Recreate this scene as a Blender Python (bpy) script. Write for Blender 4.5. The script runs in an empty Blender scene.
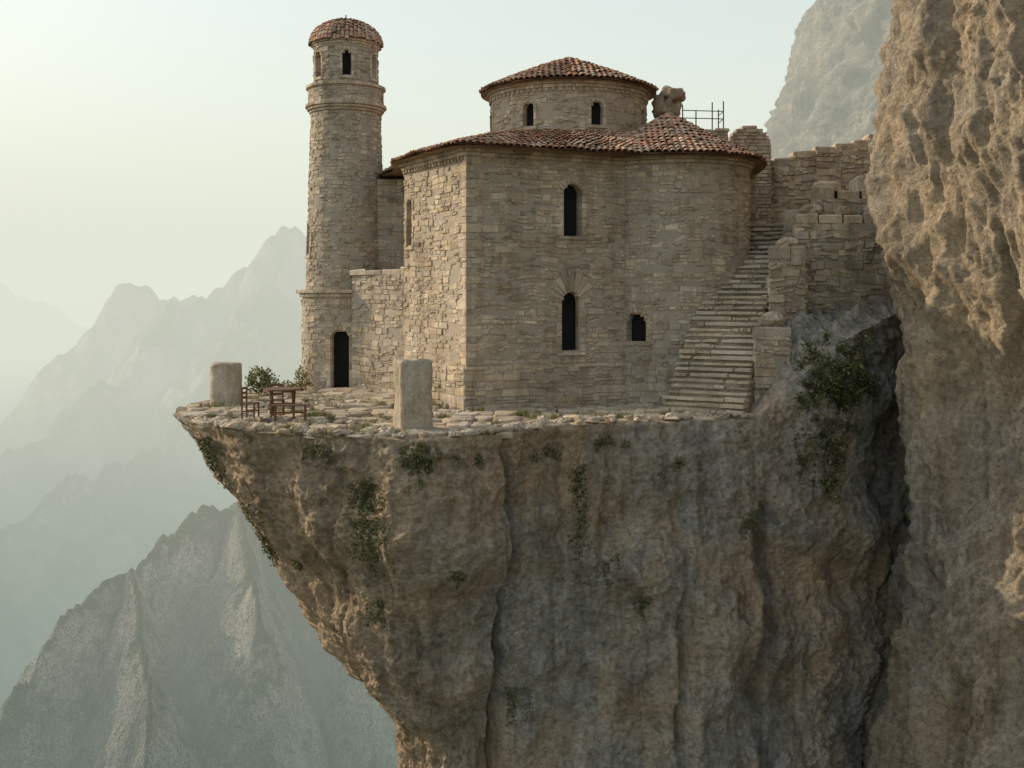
import bpy, math, random
import numpy as np
from mathutils import Vector, noise, Quaternion
from mathutils.bvhtree import BVHTree
random.seed(7)
R=random.uniform
scene=bpy.context.scene
scene.view_settings.view_transform='Standard'
scene.view_settings.look='None'
scene.view_settings.exposure=0
COL=scene.collection
SUN_AZ=-68; SUN_EL=24
# ------------------------------------------------------------ materials
class NT:
    def __init__(s,name):
        s.m=bpy.data.materials.new(name); s.m.use_nodes=True
        s.t=s.m.node_tree; s.b=s.t.nodes['Principled BSDF']
        s.b.inputs['Roughness'].default_value=.9
        s.b.inputs['Specular IOR Level'].default_value=.2
    def n(s,typ,**k):
        nd=s.t.nodes.new(typ)
        for a,v in k.items(): setattr(nd,a,v)
        return nd
    def l(s,a,b): s.t.links.new(a,b)
    def pos(s,scale=(1,1,1)):
        g=s.n('ShaderNodeNewGeometry')
        if scale==(1,1,1): return g.outputs['Position']
        m=s.n('ShaderNodeMapping'); m.inputs['Scale'].default_value=scale
        s.l(g.outputs['Position'],m.inputs['Vector']); return m.outputs['Vector']
    def noise(s,vec,scale,detail=6,rough=.6,typ='FBM',dist=0):
        x=s.n('ShaderNodeTexNoise'); x.noise_type=typ
        x.inputs['Scale'].default_value=scale; x.inputs['Detail'].default_value=detail
        x.inputs['Roughness'].default_value=rough; x.inputs['Distortion'].default_value=dist
        s.l(vec,x.inputs['Vector']); return x.outputs[0]
    def ramp(s,fac,stops):
        r=s.n('ShaderNodeValToRGB'); e=r.color_ramp.elements
        while len(e)<len(stops): e.new(.5)
        for el,(p,c) in zip(e,stops):
            el.position=p; el.color=(c[0],c[1],c[2],1) if hasattr(c,'__len__') else (c,c,c,1)
        s.l(fac,r.inputs[0]); return r.outputs[0]
    def mix(s,a,b,fac,mode='MIX'):
        m=s.n('ShaderNodeMix'); m.data_type='RGBA'; m.blend_type=mode
        for v,i in ((fac,0),(a,6),(b,7)):
            if hasattr(v,'links') : s.l(v,m.inputs[i])
            elif i==0: m.inputs[0].default_value=v
            else: m.inputs[i].default_value=(v[0],v[1],v[2],1)
        return m.outputs[2]
    def bump(s,h,strength,dist,prev=None):
        b=s.n('ShaderNodeBump'); b.inputs['Strength'].default_value=strength; b.inputs['Distance'].default_value=dist
        s.l(h,b.inputs['Height'])
        if prev is not None: s.l(prev,b.inputs['Normal'])
        return b.outputs[0]
    def out(s,col,nrm=None):
        s.l(col,s.b.inputs['Base Color'])
        if nrm is not None: s.l(nrm,s.b.inputs['Normal'])
        return s.m

def attr_stone(name,tint=(1,1,1),bs=.02,wear=.35):
    t=NT(name); a=t.n('ShaderNodeAttribute'); a.attribute_name='Col'
    p=t.pos()
    n1=t.noise(p,.8,4,.68); n2=t.noise(p,14,4,.75); n3=t.noise(t.pos((1.6,1.6,.22)),1.1,3,.68)
    c=t.mix(a.outputs['Color'],tint,1,'MULTIPLY')
    c=t.mix(c,t.ramp(n1,[(.3,(.64,.59,.53)),(.5,(.97,.95,.92)),(.66,(1.16,1.15,1.12))]),.85,'MULTIPLY')
    c=t.mix(c,t.ramp(n2,[(.3,.6),(.65,1.22)]),.75,'MULTIPLY')
    c=t.mix(c,t.ramp(n3,[(.35,(.5,.46,.42)),(.56,(1,1,1))]),wear,'MULTIPLY')
    nb=t.bump(n2,.9,bs)
    return t.out(c,nb)
M_stone=attr_stone('masonry_stone',(1.0,.99,.98),.03,.6)
M_slab=attr_stone('slab_stone',(1.03,1.02,1.0),.03,.15)
M_tile=attr_stone('clay_tile',(1,1,1),.01,.25)
def simple(name,c1,c2,sc=6,bs=.02,rough=.9):
    t=NT(name); p=t.pos(); n=t.noise(p,sc,4,.65)
    t.b.inputs['Roughness'].default_value=rough
    return t.out(t.mix(c1,c2,n),t.bump(n,.6,bs))
M_mortar=simple('mortar',(.27,.225,.175),(.46,.39,.31),9)
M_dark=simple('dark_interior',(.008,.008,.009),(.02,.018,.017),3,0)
M_wood=simple('weathered_wood',(.10,.045,.028),(.20,.10,.06),14,.004,.7)
M_iron=simple('rusty_iron',(.03,.025,.022),(.08,.055,.04),20,.002,.6)
def rock_mat(name,g1,g2,w1,sc=1.0,bumps=(.16,.06),warmx=False):
    t=NT(name); p=t.pos()
    big=t.noise(p,.25*sc,2,.6,dist=.6); mid=t.noise(p,1.3*sc,5,.68); fine=t.noise(p,7*sc,5,.8)
    st=t.noise(t.pos((1.5,1.5,.12)),.9*sc,4,.68,dist=.8)
    c=t.mix(g1,g2,t.ramp(mid,[(.35,0),(.65,1)]))
    wf=t.ramp(big,[(.42,0),(.6,1)])
    if warmx:
        sx=t.n('ShaderNodeSeparateXYZ'); t.l(p,sx.inputs[0])
        mr=t.n('ShaderNodeMapRange'); mr.inputs[1].default_value=1.0; mr.inputs[2].default_value=-3; t.l(sx.outputs[0],mr.inputs[0])
        m=t.n('ShaderNodeMath'); m.operation='MULTIPLY_ADD'; t.l(mr.outputs[0],m.inputs[0]); m.inputs[1].default_value=.22; t.l(big,m.inputs[2])
        wf=t.ramp(m.outputs[0],[(.45,0),(.66,1)])
    c=t.mix(c,w1,wf)
    # faint lichen / moss film in the damp streaks
    c=t.mix(c,(.16,.165,.09),t_mul(t,t.ramp(st,[(.30,1),(.42,0)]),t.ramp(mid,[(.48,0),(.62,.6)])))
    c=t.mix(c,t.ramp(st,[(.34,(.52,.49,.46)),(.5,(.98,.98,.98)),(.68,(1.25,1.2,1.12))]),.75,'MULTIPLY')
    c=t.mix(c,t.ramp(fine,[(.34,.5),(.5,.97),(.64,1.28)]),.85,'MULTIPLY')
    nb=t.bump(mid,1,bumps[0]/sc); nb=t.bump(fine,1,bumps[1]/sc,nb)
    return t.out(c,nb)
def t_mul(t,a,b):
    m=t.n('ShaderNodeMath'); m.operation='MULTIPLY'; t.l(a,m.inputs[0]); t.l(b,m.inputs[1]); return m.outputs[0]
M_rock=rock_mat('cliff_rock',(.28,.25,.21),(.46,.42,.355),(.45,.335,.225),warmx=True,bumps=(.17,.12))
M_rock2=rock_mat('pale_cliff_rock',(.31,.265,.21),(.48,.41,.325),(.43,.34,.24),.9,bumps=(.22,.14))
def leaf_mat():
    t=NT('leaves'); a=t.n('ShaderNodeAttribute'); a.attribute_name='Col'
    t.b.inputs['Roughness'].default_value=.6
    return t.out(a.outputs['Color'])
M_leaf=leaf_mat()
def t_scale(t,v,k):
    m=t.n('ShaderNodeMath'); m.operation='MULTIPLY'; t.l(v,m.inputs[0]); m.inputs[1].default_value=k; return m.outputs[0]
def mountain_mat():
    t=NT('mountain_ground'); p=t.pos((1,1,.6))
    n=t.noise(p,.03,4,.65); n2=t.noise(p,.18,6,.74); n4=t.noise(p,.9,3,.7); g=t.n('ShaderNodeNewGeometry')
    sx=t.n('ShaderNodeSeparateXYZ'); t.l(g.outputs['Normal'],sx.inputs[0])
    veg=t.mix((.04,.055,.025),(.13,.14,.07),n4)
    rk=t.mix((.17,.155,.13),(.48,.43,.36),t.ramp(n2,[(.35,0),(.65,1)]))
    ma=t.n('ShaderNodeMath'); ma.operation='MULTIPLY_ADD'; t.l(n4,ma.inputs[0]); ma.inputs[1].default_value=.9
    mb_=t.n('ShaderNodeMath'); mb_.operation='ADD'; t.l(sx.outputs[2],mb_.inputs[0]); t.l(n,mb_.inputs[1]); t.l(mb_.outputs[0],ma.inputs[2])
    f=t.ramp(t_scale(t,ma.outputs[0],.5),[(.68,0),(.77,1)])
    nb=t.bump(n2,1,5); nb=t.bump(n4,1,.8,nb)
    return t.out(t.mix(rk,veg,f),nb)
M_mtn=mountain_mat()
# ------------------------------------------------------------ mesh builder
class MB:
    def __init__(s): s.v=[];s.f=[];s.c=[]
    def add(s,vs,fs,col=(.4,.33,.25)):
        o=len(s.v); s.v.extend(vs); s.f.extend([tuple(i+o for i in f) for f in fs]); s.c.extend([col]*len(vs))
    def build(s,name,mat,parent=None,smooth=False):
        me=bpy.data.meshes.new(name); me.from_pydata([tuple(v) for v in s.v],[],s.f); me.update()
        at=me.color_attributes.new('Col','FLOAT_COLOR','POINT')
        a=np.ones((len(s.v),4),dtype=np.float32)
        if s.v: a[:,:3]=np.array(s.c,dtype=np.float32)
        at.data.foreach_set('color',a.ravel())
        me.materials.append(mat)
        if smooth: me.polygons.foreach_set('use_smooth',[True]*len(me.polygons))
        ob=bpy.data.objects.new(name,me); COL.objects.link(ob)
        if parent: ob.parent=parent
        return ob
def empty(name):
    e=bpy.data.objects.new(name,None); COL.objects.link(e); e.empty_display_size=.5; return e
def stone_col(b=1.0):
    k=R(.78,1.12)*b; w=R(-.5,1)
    if random.random()<.10: k*=.78
    if random.random()<.06: k*=1.12
    return (.535*k*(1+.04*w),.45*k,.355*k*(1-.09*w))
def loc_block(mb,fn,pts,d0,d1,col,inset=.018,jit=0):
    n=len(pts); cu=sum(p[0] for p in pts)/n; cz=sum(p[1] for p in pts)/n
    V=[];
    for (u,z) in pts: V.append(fn(u,z,d0))
    dj=[R(-jit,jit) for _ in pts]; m=d0+(d1-d0)*.7 if d1-d0<.08 else d1-.022
    pj=[(u+R(-jit,jit)*.7,z+R(-jit,jit)*.7) for u,z in pts]
    for i,(u,z) in enumerate(pj): V.append(fn(u,z,m+dj[i]))
    for i,(u,z) in enumerate(pj):
        du=cu-u; dz=cz-z; L=math.hypot(du,dz)+1e-6
        k=min(inset*1.5,L*.4)/L
        V.append(fn(u+du*k,z+dz*k,d1+dj[i]))
    F=[]
    for i in range(n):
        j=(i+1)%n
        F.append((i,j,n+j,n+i)); F.append((n+i,n+j,2*n+j,2*n+i))
    F.append(tuple(range(2*n,3*n)))
    mb.add(V,F,col)
def half_at(o,z):
    uc,zb,hw,zs=o
    if z<zb or z>zs+hw: return 0
    if z<=zs: return hw
    return math.sqrt(max(hw*hw-(z-zs)**2,0))
def wall(mb,bk,fn,L,z0,z1,ops=(),course=(.11,.24),sl=(.14,.58),depth=.035,ext=(0,0),bright=1.0,jit=.018,surround=.17,wav=.06,dv=.03):
    z=z0; seed=R(0,50)
    def W(u,zz):
        e=min(1,(zz-z0)/.3,(z1-zz)/.3); 
        return zz+max(0,e)*wav*(noise.noise(Vector((u*.9+seed,zz*.8,seed)))*1.3+noise.noise(Vector((u*3+seed,zz*1.5,seed)))*.6)
    while z<z1-.05:
        h=R(*course)
        if z+h>z1-.08: h=z1-z
        iv=[(-ext[0],L+ext[1])]
        for o in ops:
            w=max(half_at(o,z+h*.3),half_at(o,z+h*.7))
            if w>0:
                a,b=o[0]-w-.05,o[0]+w+.05; nv=[]
                for s,e in iv:
                    if b<=s or a>=e: nv.append((s,e))
                    else:
                        if a>s: nv.append((s,a))
                        if b<e: nv.append((b,e))
                iv=nv
        cb=R(.95,1.05)
        for s,e in iv:
            u=s
            while u<e-.01:
                w=R(*sl)*(.7+h*2.2)
                if u+w>e-.12: w=e-u
                g=R(.002,.010)
                sub=[(z,h)]
                rr=random.random()
                if h>.14 and rr<.45:
                    k=R(.35,.65); sub=[(z,h*k),(z+h*k,h*(1-k))]
                for zz,hh in sub:
                    parts=[(u,w)]
                    if len(sub)==2 and w>.34: 
                        k=R(.3,.7); parts=[(u,w*k),(u+w*k,w*(1-k))]
                    for uu,ww in parts:
                        q=[(uu+g,W(uu,zz)+g),(uu+ww-g,W(uu+ww,zz)+g),(uu+ww-g,W(uu+ww,zz+hh)-g),(uu+g,W(uu,zz+hh)-g)]
                        for _ in range(2):
                          if ww>.15 and hh>.09 and random.random()<.65:
                            c=R(.02,.065); k=random.randint(0,len(q)-1)
                            a,bq,cq=q[k-1],q[k],q[(k+1)%len(q)]
                            def tow(p,r,dist):
                                L_=math.dist(p,r)+1e-6; dist=min(dist,L_*.4); return (p[0]+(r[0]-p[0])*dist/L_,p[1]+(r[1]-p[1])*dist/L_)
                            q=q[:k]+[tow(bq,a,c),tow(bq,cq,c)]+q[k+1:]
                        loc_block(mb,fn,q,-.03,depth+R(-dv,dv),stone_col(bright*cb),.013,jit)
                u+=w
        z+=h
    nu=max(1,round(L/.14)); nz=max(1,round((z1-z0)/.14)); du=L/nu; dz=(z1-z0)/nz
    for i in range(nu):
        for j in range(nz):
            u=i*du; zz=z0+j*dz
            if any(abs(u+du/2-o[0])<half_at(o,zz+dz/2) for o in ops): continue
            D=.018
            bk.add([fn(u,zz,D),fn(u+du,zz,D),fn(u+du,zz+dz,D),fn(u,zz+dz,D)],[(0,1,2,3)])
def opening(mb,dk,fn,o,sw=.17,d1=.065,din=-.35,fan=1.0,sill=True):
    uc,zb,hw,zs=o
    for s in (-1,1):
        z=zb
        while z<zs-.02:
            h=R(.2,.34)
            if z+h>zs-.1: h=zs-z
            w=sw*R(.8,1.3); a,b=(uc+s*hw,uc+s*(hw+w))
            if a>b:a,b=b,a
            loc_block(mb,fn,[(a,z+.004),(b,z+.004),(b,z+h-.004),(a,z+h-.004)],din,d1+R(-.01,.01),stone_col(1.12),.012,.004)
            z+=h
    n=7 if hw<.3 else 9
    if fan>1.5: n=11
    for i in range(n):
        a0=math.pi*i/n; a1=math.pi*(i+1)/n
        rr=(hw+sw*fan*R(.92,1.12)*(1 if fan<1.5 else .45+.55*math.sin((a0+a1)/2))); g=.010
        a0+=g; a1-=g; am=(a0+a1)/2
        loc_block(mb,fn,[(uc+hw*math.cos(a0),zs+hw*math.sin(a0)),(uc+rr*math.cos(a0),zs+rr*math.sin(a0)),(uc+rr*math.cos(a1),zs+rr*math.sin(a1)),(uc+hw*math.cos(a1),zs+hw*math.sin(a1)),(uc+hw*math.cos(am),zs+hw*math.sin(am))],din,d1+R(-.01,.012),stone_col(1.12),.012,.003)
    if sill:
        loc_block(mb,fn,[(uc-hw-sw,zb-.11),(uc+hw+sw,zb-.11),(uc+hw+sw,zb-.003),(uc-hw-sw,zb-.003)],din,d1+.04,stone_col(1.1),.015,.004)
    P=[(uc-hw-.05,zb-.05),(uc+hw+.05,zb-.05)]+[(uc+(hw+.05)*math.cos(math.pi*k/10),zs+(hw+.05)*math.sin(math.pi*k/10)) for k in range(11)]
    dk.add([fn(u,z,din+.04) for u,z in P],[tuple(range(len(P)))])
def seg_fn(a,b):
    L=math.hypot(b[0]-a[0],b[1]-a[1]); tx,ty=(b[0]-a[0])/L,(b[1]-a[1])/L; nx,ny=ty,-tx
    return (lambda u,z,d:(a[0]+tx*u+nx*d,a[1]+ty*u+ny*d,z)),L
def cyl_fn(cx,cy,rf,r0):
    def f(u,z,d):
        a=u/r0-math.pi; r=rf(z)+d
        return (cx+r*math.sin(a),cy-r*math.cos(a),z)
    return f,2*math.pi*r0
def ua(r0,deg): return (math.radians(deg)+math.pi)*r0
def prism(mb,pts,z0,z1,col,bev=.02,jit=0):
    n=len(pts); cx=sum(p[0] for p in pts)/n; cy=sum(p[1] for p in pts)/n
    zj=[R(-jit,jit) for _ in pts]
    V=[(x,y,z0) for x,y in pts]+[(x,y,z1-bev+zj[i]) for i,(x,y) in enumerate(pts)]
    for i,(x,y) in enumerate(pts):
        dx,dy=cx-x,cy-y; L=math.hypot(dx,dy)+1e-6; k=min(bev*1.4,L*.3)/L
        V.append((x+dx*k,y+dy*k,z1+zj[i]))
    F=[]
    for i in range(n):
        j=(i+1)%n; F+=[(i,j,n+j,n+i),(n+i,n+j,2*n+j,2*n+i)]
    F.append(tuple(range(2*n,3*n))); F.append(tuple(reversed(range(n))))
    mb.add(V,F,col)
def masonry_box(mb,bk,pts,z0,z1,cap=.14,over=.06,**k):
    n=len(pts)
    for i in range(n):
        f,L=seg_fn(pts[i],pts[(i+1)%n]); wall(mb,bk,f,L,z0,z1,ext=(.03,.03),**k)
    bk.add([(x,y,z1-.004) for x,y in pts],[tuple(range(n))])
    if cap:
        cx=sum(p[0] for p in pts)/n; cy=sum(p[1] for p in pts)/n
        e=[(cx+(x-cx)*(1+over/ max(.3,abs(x-cx)+.3)),cy+(y-cy)*(1+over/max(.3,abs(y-cy)+.3))) for x,y in pts]
        if n==4:
            L=math.dist(e[0],e[1]); m=max(1,round(L/.8))
            cu=[0]+[ (q+R(-.25,.25))/m for q in range(1,m)]+[1]
            for q in range(m):
                a,b=cu[q]+.006,cu[q+1]-.006
                A=[tuple(e[0][c]*(1-t)+e[1][c]*t+R(-.05,.05) for c in (0,1)) for t in (a,b)]
                B=[tuple(e[3][c]*(1-t)+e[2][c]*t for c in (0,1)) for t in (b,a)]
                prism(mb,A+B,z1+.002,z1+cap*R(.7,1.35),stone_col(1.05),.045,.03)
        else: prism(mb,e,z1+.002,z1+cap,stone_col(1.05),.03)
# ------------------------------------------------------------ roofs
def tile(mb,p,tu,ts,nr,w,L,col,lift=.035):
    V=[]; n=5
    for k,(s,ww,lf) in enumerate(((0,w*.5,lift),(L,w*.40,0))):
        for i in range(n+1):
            a=math.pi*i/n
            V.append(p+ts*s+tu*(-math.cos(a)*ww)+nr*(math.sin(a)*ww*.75+lf))
    F=[(i,i+1,n+2+i,n+1+i) for i in range(n)]
    o=len(V)
    for i in range(n+1):
        a=math.pi*i/n; V.append(p+tu*(-math.cos(a)*(w*.5-.02))+nr*(math.sin(a)*(w*.5-.02)*.75+lift-.004))
    F+=[(i,o+i,o+i+1,i+1) for i in range(n)]
    mb.add(V,F,col)
def tile_col():
    k=R(.75,1.2)
    c=(.53*k,.315*k,.22*k)
    r=random.random()
    if r<.34: c=(.53*k,.40*k,.305*k)
    elif r<.45: c=(.32*k,.23*k,.175*k)
    elif r<.57: c=(.54*k,.27*k,.17*k)
    return c
def tiled_roof(mb,bk,S,length_at,slopeL,w=.23,row=.30,v1=1.0):
    rows=max(1,int(slopeL*v1/row))
    for j in range(rows):
        v=j*row/slopeL; L=length_at(v); n=max(5,round(L/w))
        for i in range(n):
            u=(i+.5)/n+R(-.04,.04)/n
            p=Vector(S(u,v)); pu=Vector(S((u+.002)%1 if u+.002<=1 else u+.002-1,v)); 
            tu=(pu-p)
            if tu.length<1e-6: continue
            tu.normalize(); ts=(Vector(S(u,min(1,v+.05)))-p).normalized()
            ts=(ts+tu*R(-.07,.07)).normalized()
            nr=tu.cross(ts); 
            if nr.z<0: nr=-nr
            tile(mb,p+ts*R(-.06,.05)+nr*(.01+R(0,.025)),tu,ts,nr,L/n*R(.95,1.05),row*1.25,tile_col(),.035+R(0,.02))
    NU=120; NV=8
    V=[S(i/NU,j/NV) for j in range(NV+1) for i in range(NU)]
    F=[(j*NU+i,j*NU+(i+1)%NU,(j+1)*NU+(i+1)%NU,(j+1)*NU+i) for j in range(NV) for i in range(NU)]
    bk.add(V,F,(.24,.14,.09))
def cone_S(cx,cy,r0,z0,z1,sag=0,rt=.0):
    def S(u,v):
        a=u*2*math.pi; r=r0*(1-v)+rt*v
        z=z0+(z1-z0)*(v+sag*math.sin(math.pi*v))
        return (cx+r*math.sin(a),cy-r*math.cos(a),z)
    return S
# ================================================================ CHURCH
church=empty('stone_church')
st=MB(); bk=MB(); dk=MB(); tl=MB(); tb=MB()
P0=(-3.85,39.6); P1=(-1.45,35.4); P2=(3.9,38.0)
ZT=8.35
fA,LA=seg_fn(P0,P1); fB,LB=seg_fn(P1,P2)
tB=.649*LB
opsB=[(tB,5.75,.35,7.16),(tB-.05,1.85,.36,3.5)]
opsA=[(.48,5.5,.22,6.95)]
wall(st,bk,fA,LA,1.35,ZT,opsA,ext=(.03,.04)); wall(st,bk,fB,LB,1.35,ZT,opsB,ext=(.04,0))
opening(st,dk,fB,opsB[0],.17,fan=1.4); opening(st,dk,fB,opsB[1],.17,fan=4.2,sill=True); opening(st,dk,fA,opsA[0],.12)
def offs(p,q,d):
    f,L=seg_fn(p,q); return f(0,0,d)[:2],f(L,0,d)[:2]
Q0,Q1a=offs(P0,P1,.14); Q1b,Q2=offs(P1,P2,.14)
def inter(p,q,r,s):
    x1,y1=p;x2,y2=q;x3,y3=r;x4,y4=s; D=(x1-x2)*(y3-y4)-(y1-y2)*(x3-x4)
    a=x1*y2-y1*x2;b=x3*y4-y3*x4
    return ((a*(x3-x4)-(x1-x2)*b)/D,(a*(y3-y4)-(y1-y2)*b)/D)
Q1=inter(Q0,Q1a,Q1b,Q2)
for a,b in ((Q0,Q1),(Q1,Q2)):
    f,L=seg_fn(a,b); wall(st,bk,f,L,-.3,1.38,course=(.2,.33),sl=(.35,.8),ext=(.04,.04),depth=.05)
    k=0
    while k<L:
        w=min(R(.5,.9),L-k); loc_block(st,f,[(k+.006,1.36),(k+w-.006,1.36),(k+w-.006,1.45),(k+.006,1.45)],-.2,.07+R(-.02,.02),stone_col(1.05),.02,.012); k+=w
for a,b in (((-5.3,48),(-5.3,43.3)),((-5.3,43.3),(-3.95,43.2)),((-3.95,43.2),P0),((9.2,42),(9.2,48)),((9.2,48),(-5.3,48)),((7.6,41.5),(9.2,41.5))):
    f,L=seg_fn(a,b); wall(st,bk,f,L,-.3,ZT,course=(.2,.3),sl=(.4,.8))
z=1.5; k=0
while z<ZT-.1:
    h=R(.2,.36); h=min(h,ZT-z)
    la,lb=((R(.4,.6),R(.22,.35)) if k%2 else (R(.22,.35),R(.4,.6)))
    loc_block(st,fA,[(LA-la,z+.006),(LA+.045,z+.006),(LA+.045,z+h-.006),(LA-la,z+h-.006)],-.03,.052,stone_col(1.03),.012,.006)
    loc_block(st,fB,[(-.045,z+.006),(lb,z+.006),(lb,z+h-.006),(-.045,z+h-.006)],-.03,.054,stone_col(1.03),.012,.006)
    z+=h;k+=1
AC=(5.8,40.0); AR=2.75
fC,LC=cyl_fn(AC[0],AC[1],lambda z:AR,AR)
opC=[(ua(AR,-34),2.15,.37,2.8)]
wall(st,bk,fC,LC,1.35,ZT,opC,sl=(.14,.48)); opening(st,dk,fC,opC[0],.15,din=-.3)
fCp,LCp=cyl_fn(AC[0],AC[1],lambda z:AR+.14,AR); wall(st,bk,fCp,LCp,-.3,1.38,course=(.2,.33),sl=(.3,.6),depth=.05)
k=0
while k<LC:
    w=R(.4,.6); loc_block(st,fC,[(k+.006,1.36),(k+w-.006,1.36),(k+w-.006,1.45),(k+.006,1.45)],-.1,.19,stone_col(1.05),.02,.006); k+=w
def cornice(f,L,z,d=.10,h=.12,w=(.4,.7),dent=True,e=(0,0)):
    for q,(dd,zz) in enumerate(((d,z),(d*2,z+h+.004))):
        k=-e[0]
        while k<L+e[1]-.02:
            ww=min(R(*w),L+e[1]-k); loc_block(st,f,[(k+.005,zz),(k+ww-.005,zz),(k+ww-.005,zz+h),(k+.005,zz+h)],-.1,dd+R(-.01,.01)+.03,stone_col(1.0),.015,.005); k+=ww
    if dent:
        k=0.05
        while k<L-.1:
            loc_block(st,f,[(k,z-.13),(k+.11,z-.13),(k+.11,z-.004),(k,z-.004)],0,d+.02,stone_col(1.02),.01,.003); k+=.24
cornice(fA,LA,ZT-.1,e=(.1,.12)); cornice(fB,LB,ZT-.1,dent=False,e=(.12,0)); cornice(fC,LC,ZT-.1,w=(.3,.5),dent=False)
def chaikin(P,n=3):
    for _ in range(n):
        Q=[]
        for i in range(len(P)):
            a=P[i];b=P[(i+1)%len(P)]
            Q+=[tuple(a[k]*.75+b[k]*.25 for k in (0,1)),tuple(a[k]*.25+b[k]*.75 for k in (0,1))]
        P=Q
    return P
eave=chaikin([(-5.4,48.4),(-5.4,44.6),(-5.1,42.9),(-4.4,41.5),(-4.35,39.4),(-3.7,38.0),(-1.75,34.5),(-.9,34.8),(4.2,37.1),(9.0,38.5),(9.6,42),(9.6,48.5),(2,49)],2)
DC=(2.2,43.0); DR=3.0
cum=[0]
for i in range(len(eave)): cum.append(cum[-1]+math.dist(eave[i],eave[(i+1)%len(eave)]))
def eave_pt(u):
    s=(u%1)*cum[-1]; i=int(np.searchsorted(cum,s,side='right'))-1; i=min(i,len(eave)-1)
    t=(s-cum[i])/(cum[i+1]-cum[i]); a=eave[i]; b=eave[(i+1)%len(eave)]
    return a[0]*(1-t)+b[0]*t,a[1]*(1-t)+b[1]*t
ZE=ZT+.17
def Smain(u,v):
    x,y=eave_pt(u); dx,dy=x-DC[0],y-DC[1]; L=math.hypot(dx,dy); 
    ix,iy=DC[0]+dx/L*(DR-.1),DC[1]+dy/L*(DR-.1)
    return (x*(1-v)+ix*v,y*(1-v)+iy*v,ZE+1.2*v+.12*math.sin(math.pi*v)+.06*noise.noise(Vector((x,y,v*4))))
def Lmain(v): return cum[-1]*(1-v)+2*math.pi*DR*v
tiled_roof(tl,tb,Smain,Lmain,5.6)
NU=160
tb.add([ (eave_pt(i/NU)[0],eave_pt(i/NU)[1],ZE-.03) for i in range(NU)]+[(2+(eave_pt(i/NU)[0]-2)*.8,42+(eave_pt(i/NU)[1]-42)*.8,ZE-.03) for i in range(NU)],[(i,(i+1)%NU,NU+(i+1)%NU,NU+i) for i in range(NU)],(.3,.2,.13))
Sa=cone_S(AC[0]-.1,AC[1],3.42,ZE-.03,10.35,sag=-.04)
tiled_roof(tl,tb,Sa,lambda v:2*math.pi*3.42*(1-v),3.9,v1=.97)
tb.add([(AC[0]-.1+3.42*math.sin(a*math.pi/30),AC[1]-3.42*math.cos(a*math.pi/30),ZE-.06) for a in range(60)]+[(AC[0]+2.7*math.sin(a*math.pi/30),AC[1]-2.7*math.cos(a*math.pi/30),ZE-.06) for a in range(60)],[(i,(i+1)%60,60+(i+1)%60,60+i) for i in range(60)],(.3,.2,.13))
fD,LD=cyl_fn(DC[0],DC[1],lambda z:DR,DR)
opD=[(ua(DR,a),9.98,.23,10.63) for a in (-31.7,17.5,66,115,165,-80,-130)]
wall(st,bk,fD,LD,8.9,11.5,opD,course=(.11,.22),sl=(.14,.48))
for o in opD: opening(st,dk,fD,o,.12,sill=True,din=-.25)
cornice(fD,LD,11.35,d=.08,w=(.3,.5),dent=True)
Sd=cone_S(DC[0],DC[1],3.42,11.6,12.98,sag=.04)
tiled_roof(tl,tb,Sd,lambda v:2*math.pi*3.42*(1-v),3.75,v1=.97)
tb.add([(DC[0]+3.42*math.sin(a*math.pi/30),DC[1]-3.42*math.cos(a*math.pi/30),11.57) for a in range(60)]+[(DC[0]+2.9*math.sin(a*math.pi/30),DC[1]-2.9*math.cos(a*math.pi/30),11.57) for a in range(60)],[(i,(i+1)%60,60+(i+1)%60,60+i) for i in range(60)],(.3,.2,.13))
for (c,z) in (((DC[0],DC[1]),12.95),((AC[0]-.1,AC[1]),10.27)):
    prism(tl,[(c[0]+.2*math.cos(a),c[1]+.2*math.sin(a)) for a in [k*math.pi/4 for k in range(8)]],z-.05,z+.13,(.42,.27,.2),.06)
A0=(-6.1,42.2); A1=(-3.7,39.95)
ax=[A0,A1,(-3.7,43.2),(-6.1,43.6)]
masonry_box(st,bk,ax,-.3,4.55,cap=.2,over=.18)
cx,cy=6.0,42.5
masonry_box(st,bk,[(cx-.35,cy-.35),(cx+.35,cy-.35),(cx+.35,cy+.35),(cx-.35,cy+.35)],8.6,10.55,cap=.15,over=.1,course=(.14,.2),sl=(.2,.35))
def lump(mb,c,r,col,sc=1.0,seg=20,amp=.25,seed=0):
    V=[];F=[];n=seg;m=seg//2
    for j in range(m+1):
        for i in range(n):
            a=2*math.pi*i/n; b=math.pi*j/m-math.pi/2
            d=Vector((math.cos(a)*math.cos(b),math.sin(a)*math.cos(b),math.sin(b)))
            k=1+amp*noise.fractal(d*sc*1.6+Vector((seed,seed*2,0)),.9,2,4)
            V.append((c[0]+d.x*r[0]*k,c[1]+d.y*r[1]*k,c[2]+d.z*r[2]*k))
    for j in range(m):
        for i in range(n): F.append((j*n+i,j*n+(i+1)%n,(j+1)*n+(i+1)%n,(j+1)*n+i))
    mb.add(V,F,col)
lm=MB()
lump(lm,(cx,cy,11.0),(.52,.48,.42),(.45,.35,.26),amp=.5,seed=3,seg=28); lump(lm,(cx+.2,cy-.05,11.5),(.48,.4,.32),(.46,.36,.27),amp=.5,seed=9,seg=28); lump(lm,(cx-.28,cy,11.2),(.3,.3,.36),(.45,.35,.26),amp=.4,seed=5,seg=28)
lm.build('chimney_head',M_stone,church,True)
masonry_box(st,bk,[(7.2,43.4),(8.5,43.4),(8.5,44.6),(7.2,44.6)],8.5,10.25,cap=.12,over=.08)
st.build('walls',M_stone,church); bk.build('mortar_core',M_mortar,church); dk.build('dark_windows',M_dark,church)
tl.build('roof_tiles',M_tile,church,False); tb.build('roof_deck',M_tile,church)
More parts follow.
